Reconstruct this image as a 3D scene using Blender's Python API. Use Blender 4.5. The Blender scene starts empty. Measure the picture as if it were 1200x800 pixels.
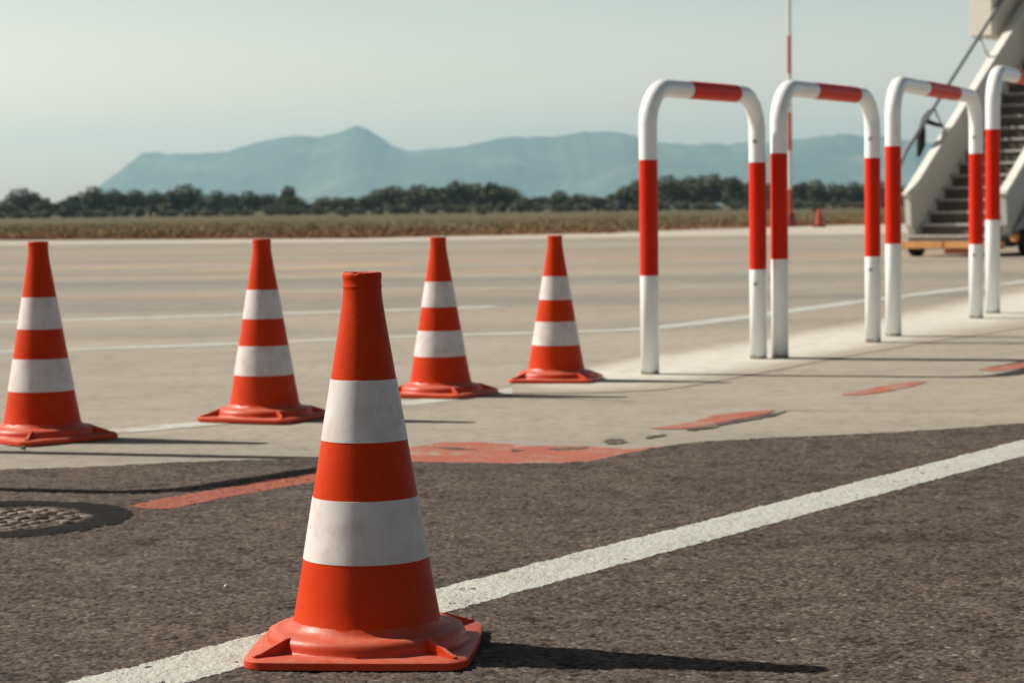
import bpy, bmesh, math, random
from mathutils import Vector, Matrix, noise
random.seed(7)
S = bpy.context.scene
COL = S.collection
PI = math.pi

# ------------------------------------------------------------------ camera
F_PX, PITCH, ROLL, CAM_H = 2690.0, .05827552, -.01218323, .58290561
_u = Vector((0, math.sin(PITCH), math.cos(PITCH)))
FWD = Vector((0, math.cos(PITCH), -math.sin(PITCH)))
_x = Vector((1, 0, 0))
RT = math.cos(ROLL)*_x + math.sin(ROLL)*_u
UP = -math.sin(ROLL)*_x + math.cos(ROLL)*_u
CAM = Vector((0, 0, CAM_H))

def ray(px, py):
    return FWD + RT*((px-600)/F_PX) - UP*((py-400)/F_PX)
def g(px, py, z=0.0):
    """ground position seen at a place of the 1200x800 photograph"""
    d = ray(px, py); t = (z-CAM_H)/d.z
    p = CAM + d*t
    return (p.x, p.y)
def at(px, py, Y):
    d = ray(px, py); t = Y/d.y
    return CAM + d*t

cd = bpy.data.cameras.new('camera'); cam = bpy.data.objects.new('camera', cd); COL.objects.link(cam)
m = Matrix((RT, UP, -FWD)).transposed().to_4x4(); m.translation = CAM + Vector((0, 0, .005))      # eye height above the top of the surfacing
cam.matrix_world = m
cd.sensor_width = 22.3; cd.lens = 22.3*F_PX/1200; cd.clip_start = .05; cd.clip_end = 40000
cd.dof.use_dof = True; cd.dof.focus_distance = 2.97; cd.dof.aperture_fstop = 8.0
cd.dof.aperture_blades = 0
S.camera = cam

# ------------------------------------------------------------------ object helpers
def mesh_obj(name, bm, mats, parent=None, smooth=True, loc=None):
    me = bpy.data.meshes.new(name)
    bm.normal_update(); bm.to_mesh(me); bm.free()
    if not isinstance(mats, (list, tuple)): mats = [mats]
    for mt in mats: me.materials.append(mt)
    if smooth:
        for p in me.polygons: p.use_smooth = True
    o = bpy.data.objects.new(name, me); COL.objects.link(o)
    if parent: o.parent = parent
    if loc: o.location = loc
    return o
def sharp(o, deg=35):
    """split shading at sharp edges"""
    me = o.data
    bm = bmesh.new(); bm.from_mesh(me)
    for e in bm.edges:
        if len(e.link_faces) == 2 and e.calc_face_angle(0) > math.radians(deg): e.smooth = False
    bm.to_mesh(me); bm.free()
    return o
def tag(o, label=None, cat=None, group=None, kind=None):
    if label: o['label'] = label
    if cat: o['category'] = cat
    if group: o['group'] = group
    if kind: o['kind'] = kind
    return o
def thing(name, label, cat, loc=(0, 0, 0), rz=0, group=None):
    o = bpy.data.objects.new(name, None); COL.objects.link(o)
    o.empty_display_size = .2
    o.location = loc; o.rotation_euler = (0, 0, rz)
    return tag(o, label, cat, group)
def dup(root, loc, rz=0, scale=(1, 1, 1), label=None, group=None):
    r = root.copy(); COL.objects.link(r)
    r.location = loc; r.rotation_euler = (0, 0, rz); r.scale = scale
    if label: r['label'] = label
    if group: r['group'] = group
    for ch in list(root.children):
        c = ch.copy(); COL.objects.link(c); c.parent = r
        for gr in ch.children:
            d = gr.copy(); COL.objects.link(d); d.parent = c
    return r

# ------------------------------------------------------------------ mesh helpers
def lathe(bm, prof, n=64, mat=0):
    rings = []
    for r, z in prof:
        rings.append([bm.verts.new((r*math.cos(2*PI*i/n), r*math.sin(2*PI*i/n), z)) for i in range(n)])
    for a, b in zip(rings, rings[1:]):
        for i in range(n):
            f = bm.faces.new((a[i], a[(i+1) % n], b[(i+1) % n], b[i])); f.material_index = mat
    return rings
def box(bm, lo, hi, M=None, mat=0, bevel=0):
    vs = [bm.verts.new((x, y, z)) for z in (lo[2], hi[2]) for x, y in ((lo[0], lo[1]), (hi[0], lo[1]), (hi[0], hi[1]), (lo[0], hi[1]))]
    fs = [bm.faces.new([vs[i] for i in q]) for q in ((3, 2, 1, 0), (4, 5, 6, 7), (0, 1, 5, 4), (1, 2, 6, 5), (2, 3, 7, 6), (3, 0, 4, 7))]
    for f in fs: f.material_index = mat
    if bevel:
        es = list({e for f in fs for e in f.edges})
        r = bmesh.ops.bevel(bm, geom=es, offset=bevel, segments=2, affect='EDGES')
        vs = list({v for f in r['faces'] for v in f.verts} | {v for v in vs if v.is_valid})
    if M is not None: bmesh.ops.transform(bm, matrix=M, verts=[v for v in vs if v.is_valid])
def prism(bm, pts, z0, z1, mat=0):
    """closed outline in x,y extruded in z"""
    a = [bm.verts.new((p[0], p[1], z0)) for p in pts]; b = [bm.verts.new((p[0], p[1], z1)) for p in pts]
    n = len(pts)
    bm.faces.new(list(reversed(a))).material_index = mat; bm.faces.new(b).material_index = mat
    for i in range(n): bm.faces.new((a[i], a[(i+1) % n], b[(i+1) % n], b[i])).material_index = mat
    return a + b
def tube(bm, path, r, n=24, cap=True, mat=0):
    """sweep a circle along points; frame is carried along"""
    path = [Vector(p) for p in path]; rings = []
    t0 = (path[1]-path[0]).normalized()
    ref = Vector((0, 0, 1)) if abs(t0.z) < .9 else Vector((1, 0, 0))
    nrm = t0.cross(ref).normalized()
    for i, p in enumerate(path):
        t = (path[min(i+1, len(path)-1)] - path[max(i-1, 0)]).normalized()
        nrm = (nrm - t*nrm.dot(t)).normalized(); bn = t.cross(nrm)
        rr = r[i] if isinstance(r, (list, tuple)) else r
        rings.append([bm.verts.new(p + nrm*rr*math.cos(2*PI*k/n) + bn*rr*math.sin(2*PI*k/n)) for k in range(n)])
    for a, b in zip(rings, rings[1:]):
        for k in range(n): bm.faces.new((a[k], a[(k+1) % n], b[(k+1) % n], b[k])).material_index = mat
    if cap:
        bm.faces.new(list(reversed(rings[0]))); bm.faces.new(rings[-1])
def resample(pts, step):
    out = []
    for a, b in zip(pts, pts[1:]):
        a = Vector(a); b = Vector(b); n = max(1, int((b-a).length/step))
        out += [a + (b-a)*i/n for i in range(n)]
    out.append(Vector(pts[-1])); return out
def smooth_line(pts, per=12):
    """Catmull-Rom through the points"""
    P = [Vector(p) for p in pts]; P = [P[0]*2-P[1]] + P + [P[-1]*2-P[-2]]; out = []
    for i in range(1, len(P)-2):
        for k in range(per):
            t = k/per; p0, p1, p2, p3 = P[i-1:i+3]
            out.append(.5*(2*p1 + (p2-p0)*t + (2*p0-5*p1+4*p2-p3)*t*t + (3*p1-p0-3*p2+p3)*t**3))
    out.append(P[-2]); return out
def ragged(pts, amp, scale, closed=True, seed=0):
    out = []
    for p in pts:
        q = Vector((p[0]*scale, p[1]*scale, seed))
        n = noise.noise_vector(q) + .5*noise.noise_vector(q*2.7)
        out.append(Vector((p[0]+n.x*amp, p[1]+n.y*amp)))
    return out
def flat(name, pts, z, mat, amp=.004, scale=30, step=.02, kind='structure', seed=0, skirt=0):
    """paint or paving: a ragged-edged sheet lying on the ground"""
    pts = [Vector(p[:2]) for p in pts]
    pts = resample(pts + [pts[0]], step)[:-1]
    pts = ragged(pts, amp, scale, seed=seed)
    bm = bmesh.new()
    vs = [bm.verts.new((p.x, p.y, z)) for p in pts]
    es = [bm.edges.new((vs[i], vs[(i+1) % len(vs)])) for i in range(len(vs))]
    bmesh.ops.triangle_fill(bm, use_beauty=True, use_dissolve=False, edges=es)
    for f in bm.faces:
        f.normal_update()
        if f.normal.z < 0: f.normal_flip()
    if skirt:
        lo = [bm.verts.new((v.co.x, v.co.y, z-skirt)) for v in vs]
        for i in range(len(vs)):
            j = (i+1) % len(vs); bm.faces.new((vs[i], vs[j], lo[j], lo[i]))
    o = mesh_obj(name, bm, mat, smooth=False)
    return tag(o, kind=kind)
def ribbon_pts(line, w0, w1=None):
    """outline of a band of constant width following a line"""
    w1 = w0 if w1 is None else w1
    L = [Vector(p[:2]) for p in line]; a, b = [], []
    for i, p in enumerate(L):
        t = (L[min(i+1, len(L)-1)] - L[max(i-1, 0)]).normalized(); nn = Vector((-t.y, t.x))
        w = (w0 + (w1-w0)*i/(len(L)-1))/2
        a.append(p + nn*w); b.append(p - nn*w)
    return a + b[::-1]

# ------------------------------------------------------------------ material helpers
class NT:
    def __init__(s, name, rough=.6, spec=.4):
        s.m = bpy.data.materials.new(name); s.m.use_nodes = True
        s.t = s.m.node_tree; s.b = s.t.nodes['Principled BSDF']
        s.b.inputs['Roughness'].default_value = rough; s.b.inputs['Specular IOR Level'].default_value = spec
        s.geo = None
    def n(s, typ, **kw):
        nd = s.t.nodes.new(typ)
        for k, v in kw.items():
            if hasattr(nd, k): setattr(nd, k, v)
            else: nd.inputs[k].default_value = v
        return nd
    def l(s, a, b): s.t.links.new(a, b)
    def coord(s, kind='Object', scale=(1, 1, 1), rot=(0, 0, 0), each=False):
        c = s.n('ShaderNodeTexCoord'); mp = s.n('ShaderNodeMapping')
        mp.inputs['Scale'].default_value = scale; mp.inputs['Rotation'].default_value = rot
        s.l(c.outputs[kind], mp.inputs['Vector'])
        if each:      # every copy wears differently
            oi = s.n('ShaderNodeObjectInfo'); k = s.math('MULTIPLY', oi.outputs['Random'], 37.0)
            ad = s.n('ShaderNodeVectorMath', operation='ADD'); s.l(mp.outputs['Vector'], ad.inputs[0]); s.l(k, ad.inputs[1]); return ad.outputs[0]
        return mp.outputs['Vector']
    def noise(s, vec, scale, detail=4, rough=.55, out='Fac', dist=0):
        nd = s.n('ShaderNodeTexNoise'); nd.inputs['Scale'].default_value = scale
        nd.inputs['Detail'].default_value = detail; nd.inputs['Roughness'].default_value = rough
        nd.inputs['Distortion'].default_value = dist
        s.l(vec, nd.inputs['Vector']); return nd.outputs[out]
    def vor(s, vec, scale, out='Distance', feature='F1', rand=1):
        nd = s.n('ShaderNodeTexVoronoi', feature=feature); nd.inputs['Scale'].default_value = scale
        nd.inputs['Randomness'].default_value = rand
        s.l(vec, nd.inputs['Vector']); return nd.outputs[out]
    def ramp(s, fac, stops, interp='LINEAR'):
        r = s.n('ShaderNodeValToRGB'); cr = r.color_ramp; cr.interpolation = interp
        while len(cr.elements) < len(stops): cr.elements.new(.5)
        for e, (p, c) in zip(cr.elements, stops):
            e.position = p
            if not isinstance(c, (tuple, list)): c = (c, c, c)
            e.color = (*c, 1)
        s.l(fac, r.inputs['Fac']); return r.outputs['Color']
    def mix(s, fac, a, b, blend='MIX'):
        x = s.n('ShaderNodeMix', data_type='RGBA', blend_type=blend)
        for sock, v in ((x.inputs[0], fac), (x.inputs[6], a), (x.inputs[7], b)):
            if isinstance(v, (int, float)): sock.default_value = v
            elif isinstance(v, tuple): sock.default_value = (*v, 1)
            else: s.l(v, sock)
        return x.outputs[2]
    def math(s, op, a, b=0.0, clamp=False):
        x = s.n('ShaderNodeMath', operation=op); x.use_clamp = clamp
        for sock, v in ((x.inputs[0], a), (x.inputs[1], b)):
            if isinstance(v, (int, float)): sock.default_value = v
            else: s.l(v, sock)
        return x.outputs[0]
    def color(s, c):
        if isinstance(c, tuple): s.b.inputs['Base Color'].default_value = (*c, 1)
        else: s.l(c, s.b.inputs['Base Color'])
    def rough(s, r): s.l(r, s.b.inputs['Roughness'])
    def bump(s, h, dist=.002, strength=1.0, prev=None):
        b = s.n('ShaderNodeBump'); b.inputs['Strength'].default_value = strength; b.inputs['Distance'].default_value = dist
        s.l(h, b.inputs['Height'])
        if prev is not None: s.l(prev, b.inputs['Normal'])
        s.l(b.outputs['Normal'], s.b.inputs['Normal']); return b.outputs['Normal']
    def normal_z(s):
        gm = s.n('ShaderNodeNewGeometry'); sx = s.n('ShaderNodeSeparateXYZ')
        s.l(gm.outputs['Normal'], sx.inputs[0]); return sx.outputs['Z']

def plain(name, c, rough=.6, spec=.4, var=.12, scale=6, metal=0):
    t = NT(name, rough, spec); v = t.coord()
    n = t.noise(v, scale, 5)
    lo = tuple(x*(1-var) for x in c); hi = tuple(min(1, x*(1+var)) for x in c)
    t.color(t.ramp(n, [(.3, lo), (.7, hi)])); t.b.inputs['Metallic'].default_value = metal
    return t.m

# asphalt: dark binder with brown-grey stones, self-shadow of the hollows put into the colour
def asphalt():
    t = NT('asphalt', .88, .2); v = t.coord()
    stone = t.vor(v, 190, 'Color'); sd = t.vor(v, 190, 'Distance')
    sv = t.n('ShaderNodeSeparateColor'); t.l(stone, sv.inputs[0])
    fine = t.noise(v, 360, 2, .6); pit = t.noise(v, 82, 3, .62); mid = t.noise(v, 38, 3, .6); big = t.noise(v, 1.6, 4, .55)
    c = t.ramp(sv.outputs[0], [(0, (.118, .094, .079)), (.45, (.172, .140, .118)), (.85, (.222, .186, .160)), (.97, (.21, .185, .163)), (1, (.26, .235, .21))])
    k = t.math('ADD', t.math('MULTIPLY', pit, .62), t.math('ADD', t.math('MULTIPLY', fine, .20), t.math('MULTIPLY', mid, .18)))
    pit_shade = t.ramp(k, [(.395, (.18, .17, .165)), (.455, (.72, .71, .70)), (.50, (1.02, 1.02, 1.02)), (.58, (1.30, 1.29, 1.28))])
    c = t.mix(1.0, c, pit_shade, 'MULTIPLY')
    tone = t.ramp(big, [(.3, (.84, .84, .86)), (.7, (1.1, 1.08, 1.05))])
    c = t.mix(1.0, c, tone, 'MULTIPLY')
    t.color(c)
    h = t.math('ADD', t.math('MULTIPLY', sd, -.8), t.math('MULTIPLY', fine, .6))
    n1 = t.bump(k, .045, 1.0)
    t.bump(h, .004, .8, n1)
    return t.m
def apron():
    t = NT('old_concrete', .85, .25); v = t.coord()
    grain = t.noise(v, 230, 3, .7); mid = t.noise(v, 22, 5, .6)
    wide = t.noise(t.coord('Object', (.05, .38, 1), (0, 0, -.03)), 1.0, 5, .6)
    tint = t.noise(t.coord('Object', (.03, .30, 1), (0, 0, -.03)), 1.0, 4, .55)
    patch = t.noise(v, .8, 5, .6)
    c = t.ramp(wide, [(.34, (.260, .237, .207)), (.5, (.328, .296, .243)), (.66, (.375, .340, .280))])
    pk = t.ramp(tint, [(.40, (.70, .75, .79)), (.48, (.89, .89, .89)), (.53, (.89, .89, .89)), (.61, (.96, .83, .79))])
    # the tints belong to the far, much repaired part of the paving
    far = t.n('ShaderNodeSeparateXYZ'); t.l(t.coord(), far.inputs[0])
    fy = t.n('ShaderNodeMapRange'); fy.inputs[1].default_value = 9; fy.inputs[2].default_value = 16
    t.l(far.outputs['Y'], fy.inputs[0])
    c = t.mix(fy.outputs[0], c, t.mix(1.0, c, pk, 'MULTIPLY'))
    c = t.mix(1.0, c, t.ramp(mid, [(.32, .80), (.45, .97), (.62, 1.06)]), 'MULTIPLY')
    c = t.mix(1.0, c, t.ramp(t.noise(v, 5, 6, .68), [(.34, .88), (.5, 1.0), (.68, 1.06)]), 'MULTIPLY')
    c = t.mix(1.0, c, t.ramp(grain, [(.36, .62), (.47, 1.0), (.68, 1.12)]), 'MULTIPLY')
    c = t.mix(1.0, c, t.ramp(patch, [(.3, (.93, .93, .94)), (.7, (1.05, 1.04, 1.03))]), 'MULTIPLY')
    t.color(c)
    t.bump(t.math('ADD', grain, t.math('MULTIPLY', mid, 1.5)), .004, .7)
    return t.m
def paint(name, c, under, wear=.5, scale=60, streak=1.0):
    """road paint, worn through to the paving in specks"""
    t = NT(name, .75, .3); v = t.coord()
    n = t.noise(v, scale, 5, .7); f = t.noise(v, 330, 3, .7); b = t.noise(v, 7, 4, .6)
    k = t.math('ADD', t.math('MULTIPLY', n, .45), t.math('MULTIPLY', f, .55))
    k = t.math('ADD', k, t.math('MULTIPLY', t.math('SUBTRACT', b, .5), .35*streak))
    mask = t.ramp(k, [(wear-.04, 0.0), (wear+.04, 1.0)])
    lo = tuple(x*.88 for x in c)
    col = t.mix(t.noise(v, 16, 4), lo, tuple(min(1, x*1.08) for x in c))
    t.color(t.mix(mask, under, col))
    t.bump(t.math('ADD', f, n), .004, .6)
    return t.m
def plastic_orange(name, spec, rough):
    t = NT(name, rough, spec); v = t.coord(each=True)
    n = t.noise(v, 14, 5, .6); f = t.noise(v, 130, 4, .7)
    vs = t.noise(t.coord('Object', (60, 60, 5), each=True), 1, 4, .6)
    c = t.ramp(n, [(.3, (.45, .026, .0006)), (.7, (.53, .036, .0010))])
    oi = t.n('ShaderNodeObjectInfo'); c = t.mix(t.math('MULTIPLY', oi.outputs['Random'], .10), c, (.60, .09, .03))
    scuff = t.ramp(t.math('ADD', t.math('MULTIPLY', f, .6), t.math('MULTIPLY', vs, .4)), [(.57, 0.0), (.72, .26)])
    c = t.mix(scuff, c, (.55, .13, .07))
    grime = t.ramp(t.noise(v, 7, 6, .7), [(.52, 0.0), (.72, .22)]); c = t.mix(grime, c, (.20, .05, .025))
    nz = t.normal_z()
    up = t.ramp(nz, [(.35, 0.0), (.95, 1.0)])
    d = t.math('MULTIPLY', up, t.ramp(t.noise(v, 35, 5, .7), [(.3, .15), (.7, .60)]))
    c = t.mix(d, c, (.50, .22, .155))
    t.color(c)
    t.rough(t.ramp(t.math('ADD', d, t.math('MULTIPLY', n, .3)), [(.1, rough-.06), (.7, rough+.2)]))
    t.bump(t.math('ADD', f, t.math('MULTIPLY', n, 2)), .0007, .4)
    return t.m
def band_white():
    t = NT('white_reflective_film', .42, .3); v = t.coord(each=True)
    n = t.noise(v, 16, 5, .6); sc = t.noise(t.coord('Object', (90, 90, 26), (.3, .5, 0), each=True), 1, 5, .65)
    c = t.ramp(n, [(.3, (.56, .53, .52)), (.7, (.63, .60, .595))])
    k = t.ramp(sc, [(.60, 0.0), (.68, .30), (.78, .62)])
    c = t.mix(k, c, (.33, .27, .25))
    sm = t.ramp(t.noise(v, 24, 6, .65), [(.47, 0.0), (.66, .55)])
    c = t.mix(sm, c, (.44, .35, .345))
    st = t.ramp(t.noise(t.coord('Object', (45, 45, 5), each=True), 1, 4, .6), [(.55, 0.0), (.75, .30)]); c = t.mix(st, c, (.42, .36, .34))
    tick = t.n('ShaderNodeTexVoronoi', feature='F1'); tick.inputs['Scale'].default_value = 1
    t.l(t.coord('Object', (60, 60, 34), (.5, .4, .3), each=True), tick.inputs['Vector'])
    sv = t.n('ShaderNodeSeparateColor'); t.l(tick.outputs['Color'], sv.inputs[0])
    hit = t.math('MULTIPLY', t.math('LESS_THAN', tick.outputs['Distance'], .10), t.math('GREATER_THAN', sv.outputs[0], .955))
    c = t.mix(t.math('MULTIPLY', hit, .8), c, (.06, .045, .04))
    t.color(c); t.bump(sc, .0004, .3)
    return t.m
def scuffed(name, c, rough=.35, dirt=(.22, .15, .10), foot=.10, spec=.35):
    """gloss paint on steel, dirt and rust round the foot"""
    t = NT(name, rough, spec); v = t.coord(each=True)
    n = t.noise(v, 9, 5)
    cc = t.ramp(n, [(.3, tuple(x*.93 for x in c)), (.7, tuple(min(1, x*1.04) for x in c))])
    sx = t.n('ShaderNodeSeparateXYZ'); t.l(t.coord(), sx.inputs[0])
    low = t.n('ShaderNodeMapRange'); low.inputs[1].default_value = 0; low.inputs[2].default_value = foot
    low.inputs[3].default_value = 1; low.inputs[4].default_value = 0; t.l(sx.outputs['Z'], low.inputs[0])
    k = t.ramp(t.math('ADD', t.math('MULTIPLY', low.outputs[0], .55), t.math('MULTIPLY', t.noise(v, 38, 5, .7), .7)), [(.66, 0.0), (.85, .8)])
    sp = t.ramp(t.noise(v, 26, 6, .7), [(.66, 0.0), (.74, .5)])
    cc = t.mix(k, cc, dirt); cc = t.mix(sp, cc, tuple(x*.75 for x in c))
    t.color(cc)
    return t.m
def foliage(name, a, b):
    t = NT(name, .7, .2); v = t.coord('Object')
    oi = t.n('ShaderNodeObjectInfo')
    n = t.noise(v, 1.7, 3); n2 = t.noise(v, 9, 2)
    c = t.mix(t.math('ADD', t.math('MULTIPLY', n, .6), t.math('MULTIPLY', n2, .5), True), a, b)
    c = t.mix(t.math('MULTIPLY', oi.outputs['Random'], .35), c, (.075, .075, .045))
    t.color(c); return t.m
def grass_mat(name, a, b, c_):
    t = NT(name, .85, .1); v = t.coord()
    n = t.noise(t.coord('Object', (.22, .10, 1)), 1, 4, .6); f = t.noise(v, 5, 3)
    t.color(t.ramp(t.math('ADD', t.math('MULTIPLY', n, .7), t.math('MULTIPLY', f, .3)), [(.34, a), (.5, b), (.66, c_)])); return t.m
def soil_mat():
    t = NT('dry_field', .9, .1)
    n = t.noise(t.coord('Object', (.02, .012, 1)), 1, 6, .6); f = t.noise(t.coord(), 1.2, 4)
    t.color(t.ramp(t.math('ADD', t.math('MULTIPLY', n, .65), t.math('MULTIPLY', f, .35)),
               [(.35, (.062, .062, .030)), (.5, (.098, .083, .045)), (.65, (.135, .098, .058))])); return t.m
def hill_mat():
    t = NT('hill_scrub', .9, .1)
    n = t.noise(t.coord('Object', (.004, .004, .008)), 1, 7, .6)
    t.color(t.ramp(n, [(.35, (.045, .055, .03)), (.55, (.08, .085, .05)), (.7, (.17, .15, .11))])); return t.m

M_ASPH = asphalt(); M_APRON = apron()
def stones_mat():
    t = NT('asphalt_stone', .85, .2); v = t.coord()
    at_ = t.n('ShaderNodeAttribute', attribute_name='tone')
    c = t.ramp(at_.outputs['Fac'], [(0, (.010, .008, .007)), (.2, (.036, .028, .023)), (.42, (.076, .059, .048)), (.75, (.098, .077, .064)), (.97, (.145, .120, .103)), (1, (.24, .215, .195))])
    c = t.mix(1.0, c, t.ramp(t.noise(v, 1.6, 4, .55), [(.3, (.88, .88, .90)), (.7, (1.10, 1.08, 1.05))]), 'MULTIPLY')
    c = t.mix(1.0, c, t.ramp(t.noise(v, 9, 5, .65), [(.3, .86), (.65, 1.08)]), 'MULTIPLY')
    c = t.mix(t.ramp(t.noise(v, 2.6, 6, .7), [(.56, 0.0), (.74, .30)]), c, (.17, .155, .135))
    c = t.mix(1.0, c, t.ramp(t.noise(t.coord('Object', (1.2, 3.5, 1), (0, 0, -.5)), 1, 6, .7), [(.34, .72), (.48, 1.0)]), 'MULTIPLY')
    t.color(c); t.bump(t.noise(v, 700, 2), .0008, .6); return t.m
M_STONES = stones_mat()
ASPH_C = (.115, .093, .078); APR_C = (.325, .293, .241)
M_LINE = paint('white_road_paint', (.455, .465, .42), ASPH_C, .395, 95)
M_OLDLINE = paint('worn_white_paint', (.48, .49, .455), APR_C, .45, 14, 1.4)
M_FARLINE = paint('faded_white_paint', (.43, .45, .42), APR_C, .42, 5, 1.4)
M_YELLOW = paint('faded_yellow_paint', (.44, .33, .15), APR_C, .43, 3, 1.6)
def soft_cement():
    t = NT('pale_cement', .85, .2); v = t.coord()
    at_ = t.n('ShaderNodeAttribute', attribute_name='cover')
    n = t.math('ADD', t.math('MULTIPLY', t.noise(v, 3.2, 6, .65), .6), t.math('MULTIPLY', t.noise(v, 30, 4, .7), .4))
    k = t.math('ADD', t.math('MULTIPLY', at_.outputs['Fac'], .55), n)
    m_ = t.ramp(k, [(.62, 0.0), (.80, .55), (1.0, 1.0)])
    m_ = t.math('MULTIPLY', m_, t.ramp(t.noise(v, 11, 6, .72), [(.34, .45), (.52, 1.0)]))
    c = t.mix(m_, APR_C, t.mix(t.noise(v, 20, 4), (.49, .485, .435), (.59, .585, .53)))
    t.color(c); t.bump(t.noise(v, 120, 4, .7), .003, .5); return t.m
M_CHALK = soft_cement()
M_PALE = plain('pale_concrete', (.42, .39, .325), .85, .2, .08, .3)
M_REDA = paint('worn_red_paint', (.31, .088, .052), ASPH_C, .405, 60)
M_REDC = paint('worn_red_paint_on_concrete', (.36, .105, .062), APR_C, .425, 40, 1.6)
M_CRACK_LINE = paint('broken_and_dark_surface', (.066, .050, .041), APR_C, .43, 75, 1.2)
M_ORANGE = plastic_orange('orange_plastic', .08, .50); M_BASE = plastic_orange('orange_base_plastic', .30, .40); M_BAND = band_white()
M_WHITE = scuffed('white_gloss_paint', (.79, .82, .825), .25, foot=.035)
M_REDP = scuffed('red_gloss_paint', (.58, .018, .0008), .42, foot=.01, spec=.14)
M_BOLT = plain('zinc_bolt', (.30, .30, .29), .45, .5, .2, 60, .6)
M_FOLI = [foliage('dark_leaves', (.046, .054, .028), (.112, .120, .060)),
          foliage('olive_leaves', (.058, .062, .036), (.135, .134, .078)),
          foliage('grey_green_leaves', (.058, .066, .040), (.132, .138, .086))]
M_BARK = plain('bark', (.12, .095, .075), .9, .1, .3, 12)
M_GRASS = [grass_mat('rusty_weeds', (.17, .075, .036), (.235, .125, .062), (.29, .19, .105)), grass_mat('olive_grass', (.15, .125, .060), (.215, .170, .088), (.28, .215, .12))]; M_SOIL = soil_mat(); M_HILL = hill_mat()
M_STAIR = plain('offwhite_panel', (.60, .585, .52), .5, .3, .08, 2)
M_PANEL_SHADE = plain('shaded_panel', (.42, .42, .41), .5, .3, .08, 2)  # off-white panel darkened: shade on its outer face put into the colour
M_TREAD = plain('tread_metal', (.34, .33, .31), .55, .4, .2, 20, .3)
M_RISER = plain('brown_riser', (.11, .085, .07), .7, .3, .2, 10)
M_RAIL = plain('grey_rail', (.23, .24, .25), .4, .5, .1, 5, .3)
M_AMBER = plain('amber_bumper', (.52, .25, .08), .5, .4, .15, 8)
M_RUBBER = plain('black_rubber', (.022, .020, .020), .8, .2, .2, 20)
M_DARK = plain('dark_chassis', (.10, .10, .10), .6, .3, .2, 6)
def dark_ring_mat():
    t = NT('black_ring', .9, .15); v = t.coord(); n = t.noise(v, 140, 4, .65)
    t.color(t.ramp(n, [(.35, (.010, .009, .009)), (.6, (.022, .020, .019)), (.75, (.06, .052, .046))])); t.bump(n, .02, 1.0); return t.m
M_RING = dark_ring_mat()
M_STRAP = plain('black_strap', (.015, .015, .016), .8, .2, .2, 20)
M_PEB = plain('pale_stone', (.55, .53, .48), .8, .3, .15, 60)
M_PEBD = plain('dark_stone', (.11, .10, .09), .8, .3, .2, 60)
M_REDM = plain('weathered_red', (.42, .05, .02), .6, .3, .15, 6)
M_WHM = plain('weathered_white', (.62, .61, .57), .6, .3, .08, 6)

# ------------------------------------------------------------------ ground, paving, paint
edge = [(-160, 60), (-40, 53.0), g(0, 281), g(425, 279), (2.2, 49.5), g(800, 269.8), g(1000, 263), (30, 72), (160, 105)]
flat('ground', [(-9000, -300), (9000, -300), (9000, 7200), (-9000, 7200)], -.03, M_SOIL, 0, 1, 900)
flat('apron_paving', [(160, -40), *edge[::-1], (-160, -40)], 0.0, M_APRON, .12, .5, 1.5, skirt=.03)
# the newer dark surfacing in front, with its uneven edge
el = [(-30, 4.4), (-8, 4.75), (-3, 5.0), g(0, 549), g(100, 546), g(200, 541), g(300, 538), g(370, 536.5), g(480, 540), g(560, 541.5), g(620, 541.5), g(690, 539),
      g(740, 529), g(800, 519), g(900, 512), g(1000, 508), g(1100, 502), g(1200, 495), (2.2, 6.45), (4.5, 7.6), (9, 10.2), (30, 22)]
el = smooth_line([(*p, 0) for p in el], 10)
ASPH_POLY = [(p.x, p.y) for p in el] + [(30, -30), (-30, -30)]
flat('asphalt_surfacing', ASPH_POLY, .0015, M_ASPH, .010, 14, .04, skirt=.0015)
import numpy as np
RNG = np.random.RandomState(5)
def hash2(ix, iy, k):
    h = (ix.astype(np.int64)*374761393 + iy.astype(np.int64)*668265263 + k*1442695041) & 0xffffffff
    h = ((h ^ (h >> 13))*1274126177) & 0xffffffff
    return ((h ^ (h >> 16)) & 0xffff)/65535.0
def vnoise(x, y, sc, k):
    X = x*sc; Y = y*sc; ix = np.floor(X); iy = np.floor(Y); fx = X-ix; fy = Y-iy
    fx = fx*fx*(3-2*fx); fy = fy*fy*(3-2*fy)
    return (hash2(ix, iy, k)*(1-fx)+hash2(ix+1, iy, k)*fx)*(1-fy) + (hash2(ix, iy+1, k)*(1-fx)+hash2(ix+1, iy+1, k)*fx)*fy
def stones(x, y, cell, k):
    """height 0..1 and a random shade of the stone under each point"""
    X = x/cell; Y = y/cell; ix = np.floor(X); iy = np.floor(Y); best = np.full(x.shape, 9.0); hh = np.zeros(x.shape); sh = np.zeros(x.shape)
    for dx in (-1, 0, 1):
        for dy in (-1, 0, 1):
            jx = ix+dx; jy = iy+dy
            d = np.hypot(jx+.1+.8*hash2(jx, jy, k)-X, jy+.1+.8*hash2(jx, jy, k+1)-Y)/(.65+.6*hash2(jx, jy, k+2))
            b = d < best
            best = np.where(b, d, best); hh = np.where(b, hash2(jx, jy, k+3), hh); sh = np.where(b, hash2(jx, jy, k+4), sh)
    return np.clip(1-(best/.85)**2, 0, 1), hh, sh
NC, NR, Y0, Y1 = 1140, 1300, 2.2, 6.6
sv_ = np.concatenate([np.linspace(-.75, -.24, 170)[:-1], np.linspace(-.24, .24, 802), np.linspace(.24, .75, 170)[1:]]); yv = Y0*(Y1/Y0)**np.linspace(0, 1, NR)
GX = (yv[:, None]*sv_[None, :]).ravel(); GY = np.repeat(yv, NC)
cap, hh, sh = stones(GX, GY, .0068, 10); cap2, hh2, sh2 = stones(GX, GY, .0040, 30)
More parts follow.
